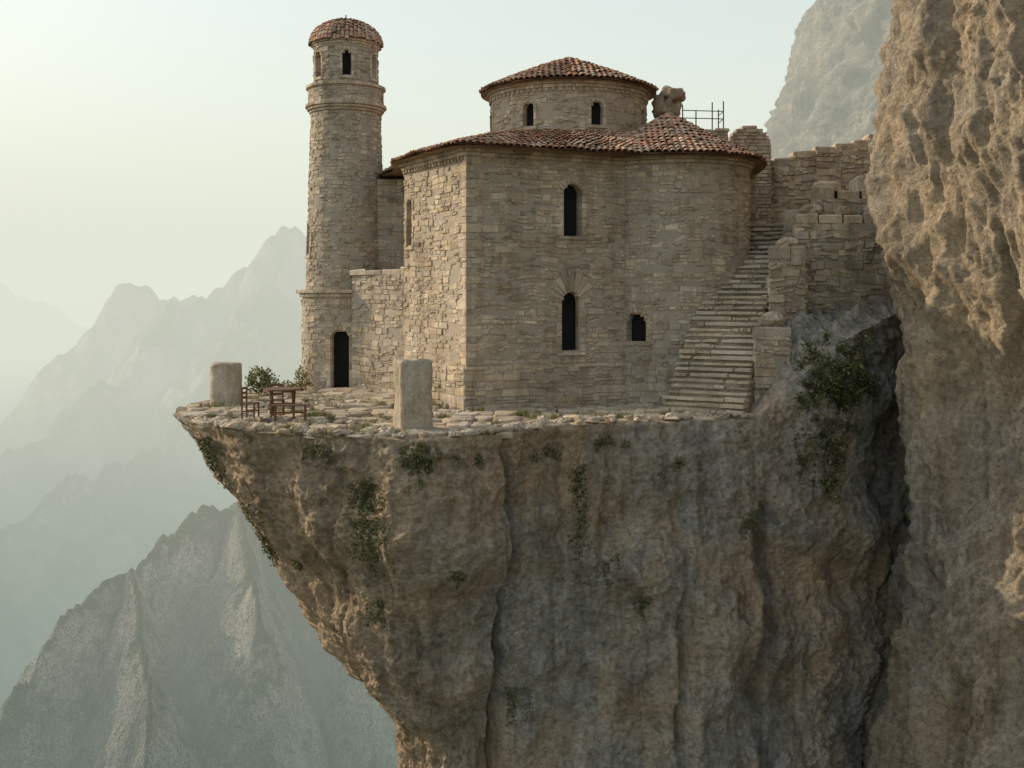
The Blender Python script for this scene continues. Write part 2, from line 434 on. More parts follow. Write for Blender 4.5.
def rod(mb,a,b,r,col=(.05,.04,.035),n=6):
    a=Vector(a);b=Vector(b);d=(b-a).normalized(); u=d.orthogonal().normalized(); w=d.cross(u)
    V=[p+(u*math.cos(2*math.pi*i/n)+w*math.sin(2*math.pi*i/n))*r for p in (a,b) for i in range(n)]
    mb.add(V,[(i,(i+1)%n,n+(i+1)%n,n+i) for i in range(n)]+[tuple(reversed(range(n))),tuple(range(n,2*n))],col)
rl=MB()
for x,y,h in ((6.7,43.2,11.25),(7.25,43.35,11.05),(7.9,43.4,11.4),(8.35,43.45,11.45),(8.35,44.5,11.3)):
    rod(rl,(x,y,8.9),(x,y,h),.024)
for z in (10.75,11.05): 
    rod(rl,(6.7,43.2,z),(8.35,43.45,z),.018); rod(rl,(8.35,43.45,z),(8.35,44.5,z),.018)
rl.build('roof_railing',M_iron)
# ================================================================ TOWER
tower=empty('bell_tower')
st=MB(); bk=MB(); dk=MB(); tl=MB(); tb=MB()
TC=(-6.64,44.0)
def tr(z): return 1.70 if z<3.85 else (1.56-(z-3.85)*.030)
fT,LT=cyl_fn(TC[0],TC[1],tr,1.6)
door=(ua(1.6,1),0.0,.34,2.1); 
wall(st,bk,fT,LT,-.3,3.8,[door],course=(.14,.26)); opening(st,dk,fT,door,.17,din=-.35,sill=False)
tw=[(ua(1.6,-66),5.35,.26,6.35),(ua(1.6,100),7.3,.2,8.2)]
wall(st,bk,fT,LT,3.86,11.2,tw,course=(.10,.21),sl=(.13,.46))
for o in tw: opening(st,dk,fT,o,.13)
def ring(f,L,z,h,d,w=(.3,.5),bev=.03,b=1.05):
    k=0
    while k<L-.05:
        ww=min(R(*w),L-k)
        if L-k-ww<.15: ww=L-k
        loc_block(st,f,[(k+.004,z),(k+ww-.004,z),(k+ww-.004,z+h),(k+.004,z+h)],-.3,d+R(-.008,.008),stone_col(b),bev,.004); k+=ww
fR,LR=cyl_fn(TC[0],TC[1],lambda z:1.6,1.6)
ring(fR,LR,3.72,.14,.24); ring(fR,LR,3.865,.13,.36)
fU,LU=cyl_fn(TC[0],TC[1],lambda z:1.36,1.4)
ring(fU,LU,11.0,.10,.09);ring(fU,LU,11.105,.10,.17); ring(fU,LU,11.21,.13,.25)
fV,LV=cyl_fn(TC[0],TC[1],lambda z:1.46,1.5)
wall(st,bk,fV,LV,11.345,12.0,course=(.16,.2),sl=(.3,.5),wav=.01,dv=.012); 
for z,h,d in ((11.96,.12,.12),): ring(fV,LV,z,h,d)
st.add([(TC[0]+1.55*math.sin(a*math.pi/24),TC[1]-1.55*math.cos(a*math.pi/24),12.04) for a in range(48)],[tuple(range(48))],stone_col())
LRr=1.25
fL,LL=cyl_fn(TC[0],TC[1],lambda z:LRr,LRr)
lo=[(ua(LRr,a),12.35,.18,13.14) for a in (-48,10,68,126,-174,-106)]
wall(st,bk,fL,LL,12.08,13.62,lo,course=(.11,.18),sl=(.14,.36),wav=.01)
for o in lo: opening(st,dk,fL,o,.09,d1=.06,din=-.2)
ring(fL,LL,13.6,.1,.07,(.25,.4),.02); ring(fL,LL,13.704,.09,.12,(.25,.4),.02)
def Sdome(u,v):
    a=u*2*math.pi; b=v*math.pi/2; r=1.37*math.cos(b)
    return (TC[0]+r*math.sin(a),TC[1]-r*math.cos(a),13.78+.92*math.sin(b))
tiled_roof(tl,tb,Sdome,lambda v:2*math.pi*1.37*math.cos(v*math.pi/2),1.9,w=.16,row=.17,v1=.97)
lump(tl,(TC[0],TC[1],14.74),(.13,.13,.12),(.4,.25,.18),amp=.1); rod(tl,(TC[0],TC[1],14.7),(TC[0],TC[1],15.0),.025,(.1,.07,.05))
st.build('walls',M_stone,tower); bk.build('mortar_core',M_mortar,tower); dk.build('dark_openings',M_dark,tower); tl.build('dome_tiles',M_tile,tower); tb.build('dome_shell',M_tile,tower)
# ================================================================ STAIRS
st=MB(); NS=36
def spath(t):
    pts=[(5.9,34.3),(6.55,35.3),(7.25,36.5),(8.3,38.3),(9.5,40.6)]
    s=t*4; i=min(3,int(s)); f=s-i
    return Vector((pts[i][0]*(1-f)+pts[i+1][0]*f,pts[i][1]*(1-f)+pts[i+1][1]*f))
for i in range(NS+4):
    t=min(i/NS,1.1); c=spath(min(t,1)); d=(spath(min(1,t+.12))-spath(max(0,min(1,t+.12)-.24))).normalized(); pr=Vector((d.y,-d.x))
    if t>1: c=c+d*(t-1)*8
    hw=1.35-.42*min(t,1); dep=.36; z=(i+1)*6.4/NS
    z=min(z,6.4)
    q=[c+pr*hw*-1+d*.07,c+pr*hw+d*.07,c+pr*hw+d*dep,c-pr*hw+d*dep]
    prism(st,[tuple(x) for x in q],z-1.6 if i>6 else -.3,z-.07,tuple(v*.6 for v in stone_col(.9)),.01)  # riser colour darkened to deepen the shadow under the tread nosing
    m=random.randint(3,6); cuts=[-1-R(0,.12)]+sorted(R(-.85,.85) for _ in range(m-1))+[1+R(0,.04)]
    for a,b in zip(cuts[:-1],cuts[1:]):
        if b-a<.08 or random.random()<.04: continue
        j=R(-.06,.06)
        q=[c+pr*hw*(a+.012)-d*j,c+pr*hw*((a+b)/2)-d*(j+R(-.02,.05)),c+pr*hw*(b-.012)-d*(j+R(-.05,.05)),c+pr*hw*(b-.01)+d*dep,c+pr*hw*(a+.01)+d*dep]
        prism(st,[tuple(x) for x in q],z-.085+R(-.01,.01),z+R(-.025,.03),stone_col(R(.88,1.02)),.025,.02)
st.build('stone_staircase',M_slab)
# ================================================================ RETAINING WALLS
rw=empty('retaining_wall'); st=MB(); bk=MB()
kw=dict(course=(.12,.34),sl=(.18,.7),depth=.06,jit=.035,wav=.10,dv=.05)
masonry_box(st,bk,[(7.62,34.5),(8.7,34.6),(8.8,36.0),(8.4,36.0)],-.5,2.45,cap=.35,over=.06,**kw)
masonry_box(st,bk,[(8.45,36.05),(9.6,36.1),(9.8,37.8),(9.3,37.8)],-.5,4.95,cap=.4,over=.06,**kw)
masonry_box(st,bk,[(9.35,37.85),(10.3,37.8),(11.0,40.2),(10.45,40.2)],-.5,6.4,cap=.4,over=.06,**kw)
masonry_box(st,bk,[(9.6,37.2),(15.6,37.3),(15.6,39.2),(10.3,39.4)],-.5,6.2,cap=.3,over=.05,**kw)
masonry_box(st,bk,[(10.5,38.0),(15.0,38.1),(15.0,40.0),(10.9,40.0)],6.0,7.1,cap=.35,over=.05,**kw)
for x,w,h in ((10.7,.7,.4),(12.0,.9,.6),(12.95,1.5,.8)):
    prism(st,[(x,38.2),(x+w,38.15),(x+w,39.2),(x,39.2)],7.38,7.42+h*.8,stone_col(1.05),.09,.07)
for (x,y,z,s) in ((8.3,35.2,2.8,.32),(9.3,36.9,5.35,.3),(9.0,36.5,5.35,.22),(10.3,37.7,6.5,.3),(8.2,35.7,2.8,.2),(11.3,37.6,6.5,.25),(12.4,37.6,6.5,.35)):
    lump(st,(x,y,z+s*.5),(s*1.2,s,s*.75),stone_col(1.0),amp=.35,seed=x,seg=12)
st.build('masonry',M_stone,rw); bk.build('core',M_mortar,rw)
cw=empty('courtyard_wall'); st=MB(); bk=MB()
xx_=9.0
while xx_<17:
    w_=R(.6,1.1); zt=9.25+max(0,xx_-10.6)*.27+R(-.12,.12)
    masonry_box(st,bk,[(xx_,46),(xx_+w_,46),(xx_+w_,46.8),(xx_,46.8)],5.5,zt,cap=.13,over=.02,**kw); xx_+=w_
f,L=seg_fn((8.9,45.4),(10.7,45.4))
z=6.2
while z<10.8:
    h=R(.12,.18); hw=.9 if z<9.9 else math.sqrt(max(.0,.81-(z+h*.6-9.9)**2)); u=.9-hw
    while u<.9+hw-.02:
        w=min(R(.25,.5),.9+hw-u); loc_block(st,f,[(u+.006,z+.006),(u+w-.006,z+.006),(u+w-.006,z+h-.006),(u+.006,z+h-.006)],-.6,.04+R(-.02,.02),stone_col(),.02,.01); u+=w
    z+=h
st.build('masonry',M_stone,cw); bk.build('core',M_mortar,cw)
# ================================================================ ROCK
def catmull(P,n):
    m=len(P)-1; out=np.zeros((n,2))
    for k in range(n):
        s=k/(n-1)*m; i=min(int(s),m-1); t=s-i
        p0=P[max(i-1,0)];p1=P[i];p2=P[i+1];p3=P[min(i+2,m)]
        for c in (0,1):
            out[k,c]=.5*((2*p1[c])+(-p0[c]+p2[c])*t+(2*p0[c]-5*p1[c]+4*p2[c]-p3[c])*t*t+(-p0[c]+3*p1[c]-3*p2[c]+p3[c])*t**3)
    return out
TOP=[(-6,50),(-9,46),(-10.4,41.5),(-11.05,37.5),(-10.3,34),(-8.4,31.2),(-5.6,29.4),(-2.9,28.6),(-.3,29.4),(1.4,31.2),(3.9,32.4),(6.8,33.2),(9.6,33.9),(11.3,35.2),(13.2,36.5),(18,38)]
BOT=[(-1,47),(-2,43),(-2.8,39),(-3.5,36.3),(-3.3,34),(-2.8,32.4),(-2,31.3),(-1.1,30.8),(-.2,31.2),(1.2,31),(4,30.9),(6.8,31.2),(9,32),(10.4,33.3),(12,35.5),(17,40)]
NR=800
rt=catmull(TOP,NR); rb=catmull(BOT,NR)
zs=np.concatenate([np.linspace(0,.5,14,endpoint=False),np.linspace(.5,14,380,endpoint=False),np.linspace(14,60,60)])
fz=np.interp(zs,[0,.9,2.3,4.4,6,7.8,9.2,10.9,60],[0,.127,.253,.456,.56,.76,.92,1,1.0])
fzr=np.interp(zs,[0,.6,2.5,5,8,11,60],[0,.05,.1,.35,.8,1,1.0])
V=[];
right=np.clip((rt[:,0]+.5)/3.0,0,1)
toph=np.interp(rt[:,0],[7.3,8.2,9.5,11,14],[0,.7,1.9,2.6,3.6])*(np.arange(NR)>NR*.6)
d_=np.gradient(rt,axis=0); nrm=np.stack([d_[:,1],-d_[:,0]],1); nrm/=np.linalg.norm(nrm,axis=1)[:,None]
crk_x=-.15
for j,zz in enumerate(zs):
    f=fz[j]*(1-right)+fzr[j]*right
    x=rt[:,0]*(1-f)+rb[:,0]*f; y=rt[:,1]*(1-f)+rb[:,1]*f
    flare=max(0,zz-14)*.12
    for i in range(NR):
        z=-zz+toph[i]*max(0,1-zz/6)
        p=Vector((x[i],y[i],z))
        q=Vector((p.x*.28,p.y*.28,p.z*.15))
        a=min(1,.18+zz*.55)
        n1=noise.fractal(q,1.0,2.1,5)
        q2=Vector((p.x*.7,p.y*.7,p.z*.25+7)); n2=1-abs(noise.fractal(q2,.9,2.2,4))*2.2
        n3=noise.fractal(p*1.7,.5,2.1,6)
        n4=noise.noise(Vector((p.x*.25+5,p.y*.25,p.z*.55)))
        dsp=(1.0*n1+.14*n2+.55*max(-.3,n4))*a+.14*n3*min(1,.6+zz)
        if zz<2.2: dsp+=.10*noise.noise(Vector((p.x*.5,p.y*.5,p.z*5.5)))*(1-zz/2.2)
        cx_=crk_x+.35*noise.noise(Vector((0,3.3,z*.35)))+.12*noise.noise(Vector((0,9,z*1.7)))
        if p.y<34: dsp-=1.0*math.exp(-((p.x-cx_)/.13)**2)*min(1,zz*.8)+.35*math.exp(-((p.x-cx_-.4)/.5)**2)*min(1,zz*.5)
        for cc,ww,dd,zz0 in ((4.9,.10,.4,4),(7.4,.2,.8,1.5),(-4.6,.08,.15,0)):
            c2=cc+.6*noise.noise(Vector((cc,1.3,z*.3)))+.15*noise.noise(Vector((cc,9,z*1.3)))
            if p.y<35 and zz>zz0: dsp-=dd*math.exp(-((p.x-c2)/ww)**2)*min(1,(zz-zz0)*.5)
        V.append((p.x+nrm[i,0]*(dsp+flare),p.y+nrm[i,1]*(dsp+flare),z+(.08*n3 if zz>.1 else .05*n3)))
F=[]
for j in range(len(zs)-1):
    o=j*NR
    for i in range(NR-1): F.append((o+i,o+i+1,o+NR+i+1,o+NR+i))
ringv=V[:NR]
o=len(V); V+= [(v[0],v[1],v[2] if toph[i]<.01 else -.02) for i,v in enumerate(ringv)]
F.append(tuple(reversed(range(o,o+NR))))
i0=int(np.argmax(toph>.01)); NS2=40; o=len(V); W_=NR-i0
for k in range(NS2+1):
    t=k/NS2
    for i in range(i0,NR):
        v=ringv[i]; n3=noise.fractal(Vector((v[0]*.9,v[1]*.9+t*3,5)),.5,2.1,6)
        sgn=min(1,toph[i]/1.0)
        V.append((v[0]-nrm[i,0]*3.6*t,v[1]-nrm[i,1]*3.6*t,v[2]+sgn*(.7*t+.6*n3*min(1,t*5))-(1-sgn)*.05*(t>0)))
for k in range(NS2):
    for i in range(W_-1): F.append((o+k*W_+i,o+(k+1)*W_+i,o+(k+1)*W_+i+1,o+k*W_+i+1))
F=[tuple(reversed(f)) for f in F]
def mkobj(name,V,F,mat,smooth=True):
    me=bpy.data.meshes.new(name); me.from_pydata(V,[],F); me.update(); me.materials.append(mat)
    if smooth:
        me.polygons.foreach_set('use_smooth',[len(f)<6 for f in F])
    ob=bpy.data.objects.new(name,me); COL.objects.link(ob); return ob
rock=mkobj('cliff_outcrop',V,F,M_rock)
bvh_rock=BVHTree.FromPolygons(V,[f for f in F if len(f)<6])
outline=[(v[0],v[1]) for v in ringv]
def inside(x,y,P=outline[::4]):
    c=False; j=len(P)-1
    for i in range(len(P)):
        if (P[i][1]>y)!=(P[j][1]>y) and x<(P[j][0]-P[i][0])*(y-P[i][1])/(P[j][1]-P[i][1])+P[i][0]: c=not c
        j=i
    return c
def cliff_sheet(name,plan,z0,z1,nu,nz,dx,amp,fr,mat,seed=0,zs_=.25):
    C=catmull(plan,nu); g=np.gradient(C,axis=0); nr=np.stack([g[:,1],-g[:,0]],1); nr/=np.linalg.norm(nr,axis=1)[:,None]
    V=[]
    for j in range(nz):
        z=z0+(z1-z0)*j/(nz-1); ox=dx(z)
        for i in range(nu):
            x=C[i,0]+ox; y=C[i,1]
            q=Vector((x*fr+seed,y*fr,z*fr*zs_)); 
            n1=noise.fractal(q,.95,2.1,4)
            fl=1-abs(noise.fractal(Vector((x*.55+seed,y*.55,z*.10)),.9,2.2,3))*2.4
            n3=noise.fractal(Vector((x,y,z*.55))*.9,.5,2.1,7); n5=noise.noise(Vector((x*.35+9,y*.35,z*.4)))
            d=amp*(1.25*n1+.55*fl+.4*n5)+.30*n3
            V.append((x+nr[i,0]*d,y+nr[i,1]*d,z+.12*n3))
    F=[(j*nu+i,j*nu+i+1,(j+1)*nu+i+1,(j+1)*nu+i) for j in range(nz-1) for i in range(nu-1)]
    return mkobj(name,V,F,mat)
def dxr(z):
    return float(np.interp(z,[-14,-11,-8,-5,-2,1,3.5,5.5,8,12,20],[-1.0,-.7,-.1,.8,1.5,1.5,1.0,.5,.3,.5,2.2]))
cliff_sheet('rock_cliff',[(24,62),(19,54),(15.9,47),(15.0,42.5),(13.0,38),(11.7,34.5),(11.7,31.5),(12.6,28.5),(13.6,25),(14.6,21),(19,15)],-40,24,560,620,dxr,.85,.28,M_rock2,seed=2)
def crag(name,cx,cy,prof,z0,z1,nu,nz,amp,fr,mat,seed):
    V=[]
    for j in range(nz):
        z=z0+(z1-z0)*j/(nz-1); r=float(np.interp(z,[p[0] for p in prof],[p[1] for p in prof]))
        for i in range(nu):
            a=2*math.pi*i/nu; x=cx+r*math.cos(a); y=cy+r*math.sin(a)
            q=Vector((x*fr+seed,y*fr,z*fr*.25)); n1=noise.fractal(q,.8,2.1,7); n2=1-abs(noise.fractal(q*2.5,.8,2.2,5))*2
            d=amp*(n1+.4*n2); V.append((x+d*math.cos(a),y+d*math.sin(a),z+amp*.2*n1))
    F=[(j*nu+i,j*nu+(i+1)%nu,(j+1)*nu+(i+1)%nu,(j+1)*nu+i) for j in range(nz-1) for i in range(nu)]
    F.append(tuple(range((nz-1)*nu,nz*nu)))
    return mkobj(name,V,F,mat)
K=1.35
crag('distant_crag',54*K,105*K,[(z_*K,r_*K) for z_,r_ in [(-40,45),(5,33),(13,30.5),(17,28),(24,25),(30,23),(45,14),(60,3)]],-54,81,520,300,3.2*K,.10/K,rock_mat('far_rock',(.18,.16,.135),(.45,.40,.33),(.36,.31,.24),.3,bumps=(.4,.2)),4)
cg=MB(); prism(cg,[(9.3,41.4),(10.4,39.5),(16.5,39.5),(18,50),(9.3,50)],-3,6.35,(.3,.26,.2),.1); cg.build('upper_courtyard_ground',M_rock)
# ================================================================ TERRACE PAVING
sl=MB(); g=.66; gx=int(26/g); gy=int(22/g); jp={}
for i in range(gx+1):
    for j in range(gy+1):
        x=-12.5+i*g+R(-.22,.22)+(.4 if j%2 else 0)*g; y=27.5+j*g*.92+R(-.18,.18); jp[i,j]=(x,y)
def shrink(q,gp):
    cx=sum(p[0] for p in q)/len(q); cy=sum(p[1] for p in q)/len(q); o=[]
    for x,y in q:
        L=math.hypot(x-cx,y-cy); k=(L-gp)/L; o.append((cx+(x-cx)*k,cy+(y-cy)*k))
    return o
for i in range(gx):
    for j in range(gy):
        q=[jp[i,j],jp[i+1,j],jp[i+1,j+1],jp[i,j+1]]
        cxx=sum(p[0] for p in q)/4; cyy=sum(p[1] for p in q)/4
        if cxx>9 or not inside(cxx,cyy): continue
        ns=sum(inside(*p) for p in q)
        if ns<3: continue
        if random.random()<.07: continue
        q=shrink(q,R(.01,.07)); o=[]
        for k in range(4):
            a=q[k]; pv=q[k-1]; nx=q[(k+1)%4]
            t=R(.08,.3)
            o.append(tuple(a[c]*(1-t)+pv[c]*t for c in (0,1))); t=R(.08,.3); o.append(tuple(a[c]*(1-t)+nx[c]*t for c in (0,1)))
        o=[p if inside(*p) else (cxx+(p[0]-cxx)*.55,cyy+(p[1]-cyy)*.55) for p in o]
        edge=ns<4
        prism(sl,o,-.10,R(.03,.14) if not edge else R(.02,.09),stone_col(R(.85,1.08)),.03,.03)
sl.build('terrace_paving',M_slab)
sp=MB()
for (cx,cy,w,d,z,a) in ((-6.2,41.4,2.0,1.1,.24,.2),(-5.6,40.6,2.4,1.0,.18,.4),(-4.8,39.4,1.8,.9,.26,.6),(-4.4,38.4,1.6,.8,.2,.8),(-3.2,37.0,1.3,.7,.28,1.0)):
    n=3
    for q in range(n):
        x0=-w/2+w*q/n+.01; x1=-w/2+w*(q+1)/n-.01; P=[]
        for x,y in ((x0,-d/2),(x1,-d/2+R(-.08,.08)),(x1,d/2),(x0,d/2)): P.append((cx+x*math.cos(-a)-y*math.sin(-a),cy+x*math.sin(-a)+y*math.cos(-a)))
        prism(sp,P,-.1,z+R(-.02,.03),stone_col(1.0),.04,.02)
sp.build('door_steps',M_slab)
rb_=MB()
for _ in range(240):
    if random.random()<.6:
        i=random.randint(int(NR*.28),int(NR*.74)); v=ringv[i]; t=R(.05,.7); x,y=v[0]-nrm[i,0]*t,v[1]-nrm[i,1]*t
    else: x,y=R(-10,6),R(30,40)
    if not inside(x,y): continue
    s=R(.04,.16)*(1.6 if random.random()<.12 else 1); lump(rb_,(x,y,.05+s*.3),(s*R(.8,1.4),s*R(.8,1.3),s*R(.5,.8)),stone_col(.95),amp=.45,seed=x*3,seg=10)
rb_.build('loose_rubble',M_slab)
# ================================================================ STONE PILLARS
def pillar(name,x,y,w,d,h,rnd,seed,rot):
    n=56;m=60;V=[];F=[]
    for j in range(m+1):
        z=h*j/m
        for i in range(n):
            a=2*math.pi*i/n; c,s=math.cos(a),math.sin(a); e=rnd
            k=(abs(c)**e+abs(s)**e)**(-1/e); px,py=c*k*w/2,s*k*d/2
            top=1-.10*max(0,(j/m-.95)/.05)**2
            nn=1+.09*noise.fractal(Vector((c*1.3+seed,s*1.3,z*1.3)),.9,2,5)+.02*noise.fractal(Vector((c*4+seed,s*4,z*5)),.8,2,4)
            px*=nn*top;py*=nn*top
            V.append((x+px*math.cos(rot)-py*math.sin(rot),y+px*math.sin(rot)+py*math.cos(rot),-.05+z+.07*noise.noise(Vector((px*3,py*3,seed)))*(j>m*.8)))
    for j in range(m):
        for i in range(n): F.append((j*n+i,j*n+(i+1)%n,(j+1)*n+(i+1)%n,(j+1)*n+i))
    F.append(tuple(range(m*n,m*n+n)))
    b=MB(); b.add(V,F,(.48,.41,.32)); ob=b.build(name,M_stone,None,True)
    ob.data.polygons[len(F)-1].use_smooth=False
pillar('stone_pillar',-2.72,30.3,.92,.82,2.02,12,3,.35)
pillar('stone_pillar',-9.75,37.5,1.05,1.05,1.5,4,8,.2)
# ================================================================ TABLE + SEATS
def box(mb,c,s,rot=0,org=(0,0,0),tilt=0):
    V=[]
    for dx in(-1,1):
        for dy in(-1,1):
            for dz in(-1,1):
                x=dx*s[0]/2;y=dy*s[1]/2;z=dz*s[2]/2
                y,z=y*math.cos(tilt)-z*math.sin(tilt),y*math.sin(tilt)+z*math.cos(tilt)
                x+=c[0];y+=c[1];z+=c[2]
                V.append((org[0]+x*math.cos(rot)-y*math.sin(rot),org[1]+x*math.sin(rot)+y*math.cos(rot),org[2]+z))
    mb.add(V,[(0,1,3,2),(4,6,7,5),(0,4,5,1),(2,3,7,6),(0,2,6,4),(1,5,7,3)])
def bev(ob,w=.008):
    m=ob.modifiers.new('b','BEVEL'); m.width=w; m.segments=2; m.limit_method='ANGLE'
def table(org,rot):
    b=MB(); n=28; r=.58
    # round plank top: strips cut to a circle
    for k in range(6):
        y0=-r+k*2*r/6+.004; y1=-r+(k+1)*2*r/6-.004; P=[]
        for q in range(7):
            y=y0+(y1-y0)*q/6; P.append((math.sqrt(max(0,r*r-y*y)),y))
        P=P+[(-x,y) for x,y in reversed(P)]
        P=[(org[0]+x*math.cos(rot)-y*math.sin(rot),org[1]+x*math.sin(rot)+y*math.cos(rot)) for x,y in P]
        prism(b,P,org[2]+.83,org[2]+.87,(.15,.08,.05),.006)
    for sx in(-1,1):
        box(b,(sx*.30,0,.805),(.06,.8,.05),rot,org)
        box(b,(sx*.30,-.02,.40),(.055,.07,.95),rot,org,.55); box(b,(sx*.30+.03*sx,.02,.40),(.05,.07,.95),rot,org,-.55)
    box(b,(0,0,.40),(.66,.05,.06),rot,org)
    b.build('wooden_table',M_wood)
def bench(org,rot,L=1.2):
    b=MB()
    for k in range(2): box(b,(0,-.09+k*.18,.45),(L,.17,.04),rot,org)
    for sx in(-1,1):
        box(b,(sx*(L/2-.12),-.10,.21),(.05,.05,.44),rot,org,-.12); box(b,(sx*(L/2-.12),.10,.21),(.05,.05,.44),rot,org,.12); box(b,(sx*(L/2-.12),0,.2),(.04,.26,.04),rot,org)
    box(b,(0,0,.24),(L-.2,.04,.05),rot,org)
    bev(b.build('wooden_bench',M_wood))
def chair(org,rot):
    b=MB()
    for k in range(3): box(b,(0,-.14+k*.14,.46),(.44,.13,.03),rot,org)
    for sx in(-1,1):
        box(b,(sx*.19,-.18,.23),(.045,.045,.46),rot,org); box(b,(sx*.19,.19,.46),(.045,.045,.94),rot,org)
        box(b,(sx*.19,0,.22),(.03,.36,.035),rot,org)
    for z in(.62,.76,.9): box(b,(0,.19,z),(.36,.025,.07),rot,org)
    bev(b.build('wooden_chair',M_wood))
ZS=.09
table((-6.85,32.9,ZS),.12); bench((-6.45,32.0,ZS),.10,1.1); chair((-7.75,32.6,ZS),1.45); chair((-7.2,33.7,ZS),.3)
# ================================================================ VEGETATION
def leaf(mb,p,s,col,up=.3):
    d=Vector((R(-1,1),R(-1,1),R(-1,1)+up)).normalized(); u=d.orthogonal().normalized(); u.rotate(Quaternion(d,R(0,6.28))); w=d.cross(u)
    p=Vector(p)
    mb.add([p,p+u*s*.35+d*s*.5,p+d*s,p-u*s*.35+d*s*.45+w*s*.1],[(0,1,2,3)],col)
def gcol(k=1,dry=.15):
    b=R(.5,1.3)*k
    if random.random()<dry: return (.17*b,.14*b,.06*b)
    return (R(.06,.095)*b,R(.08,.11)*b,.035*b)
def bush(name,blobs,n,s=.09,k=1,dry=.15,stem=True):
    b=MB()
    for (c,r) in blobs:
        c=Vector(c)
        if stem:
            for _ in range(7):
                d=Vector((R(-1,1)*r[0],R(-1,1)*r[1],R(-.2,1)*r[2]))*.8; rod(b,c-Vector((0,0,r[2]*.9)),c+d,.012,(.07,.05,.035),4)
        for _ in range(n):
            d=Vector((random.gauss(0,1),random.gauss(0,1),random.gauss(0,1))).normalized()*(R(.15,1)**.5)
            q=1+.45*noise.noise(d*2.3+c)
            if noise.noise(d*3.1+c*2)<-.22: continue
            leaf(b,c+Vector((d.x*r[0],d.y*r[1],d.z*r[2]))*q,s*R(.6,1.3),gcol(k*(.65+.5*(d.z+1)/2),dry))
    b.build(name,M_leaf)
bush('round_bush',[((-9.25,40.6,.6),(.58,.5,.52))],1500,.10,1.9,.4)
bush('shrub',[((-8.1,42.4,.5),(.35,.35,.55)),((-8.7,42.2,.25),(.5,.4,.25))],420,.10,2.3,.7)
def hang(name,x,z,w,L,n,s=.07,k=1):
    b=MB(); m=0; strands=[(random.gauss(0,w*.5),R(.35,1),R(0,9)) for _ in range(max(5,int(n/45)))]
    for (sx,sL,sd) in strands:
        z0_=z+.1-abs(sx)*.3
        for q in range(45):
            t=R(0,1); zz=z0_-t*L*sL; xx=x+sx+.18*noise.noise(Vector((zz*1.4,sd,x)))+random.gauss(0,.035+.03*(1-t))
            h=bvh_rock.ray_cast(Vector((xx,20,zz)),Vector((0,1,0)))
            if h[0] is None or h[0].y>38: continue
            nn=h[1] if h[1].y<0 else -h[1]
            leaf(b,h[0]+nn*R(0,.12),s*R(.5,1.3),gcol(k,.3),-.4); m+=1
    if m: b.build(name,M_leaf)
def PX(px,D): return (px-512)/1100*D
for px,py,D,w,L,n in ((215,435,33,.5,1.8,1100),(255,500,32,.5,1.3,500),(262,535,33,.35,1.7,800),(370,478,29.5,.6,3.2,2200),(420,445,29,.5,1.2,1000),(378,600,30,.25,.9,300),(580,470,31,.3,3.3,900),(450,450,29,.8,.5,300),(320,445,29.5,.7,.5,300),(610,560,31,.25,1.2,200),(520,690,31,.3,1.7,350),(690,455,32.5,.6,.6,200),(640,600,31,.2,.8,120),(545,450,31,.7,.4,200),(300,560,32,.3,.7,180),(750,520,32,.3,.8,180),(460,560,30,.2,.7,120),(610,440,32,.6,.35,180)):
    hang('hanging_vine',PX(px,D),3.6-(py-300)/1100*D,w,L,n,k=1.15)
def slope_bush(name,x,z,rx,rz,n,s=.11,th=.7,nc=60,k=1):
    b=MB()
    cl=[]
    for _ in range(nc):
        a=R(0,6.28); r=math.sqrt(R(0,1)); xx=x+rx*r*math.cos(a); zz=z+rz*r*math.sin(a)
        h=bvh_rock.ray_cast(Vector((xx,20,zz)),Vector((0,1,0)))
        if h[0] is None or h[0].y>37: continue
        nn=h[1] if h[1].y<0 else -h[1]
        e=h[0]+nn*R(.1,th)*(1.1-r)+Vector((R(-.25,.25),0,R(-.1,.4))); rod(b,h[0]-nn*.05,e,.014,(.07,.055,.04),4); cl.append((e,R(.12,.40)*(1.15-.5*r)))
    for e,rr in cl:
        kk=R(.7,1.35)
        for _ in range(int(n/nc)):
            d=Vector((random.gauss(0,1),random.gauss(0,1),random.gauss(0,1)))*rr*.55
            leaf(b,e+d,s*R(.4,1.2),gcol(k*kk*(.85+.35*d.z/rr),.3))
    b.build(name,M_leaf)
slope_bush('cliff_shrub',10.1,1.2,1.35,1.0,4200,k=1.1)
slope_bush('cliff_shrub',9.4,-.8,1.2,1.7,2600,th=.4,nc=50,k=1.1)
def tufts(name,pts,n=60,h=.22):
    b=MB()
    for (x,y,r) in pts:
        if not inside(x,y): continue
        for _ in range(n):
            a=R(0,6.28); q=r*math.sqrt(R(0,1)); p=Vector((x+q*math.cos(a),y+q*math.sin(a),.02)); d=Vector((R(-.5,.5),R(-.5,.5),1)).normalized()*h*R(.5,1.3); w=Vector((R(-1,1),R(-1,1),0)).normalized()*.014
            c=gcol(1.9,.5); b.add([p-w,p+w,p+d],[(0,1,2)],c)
    b.build(name,M_leaf)
tufts('grass_tufts',[(R(-10,6),R(29.3,40),R(.1,.35)) for _ in range(70)]+[(-3.6,29.6,.5),(-4.1,29.4,.4),(-4.3,30,.4),(-3.0,29.3,.3),(5.2,34.2,.4),(4.6,33.6,.3),(-9.0,36.4,.6),(-1.2,35,.3)],80)
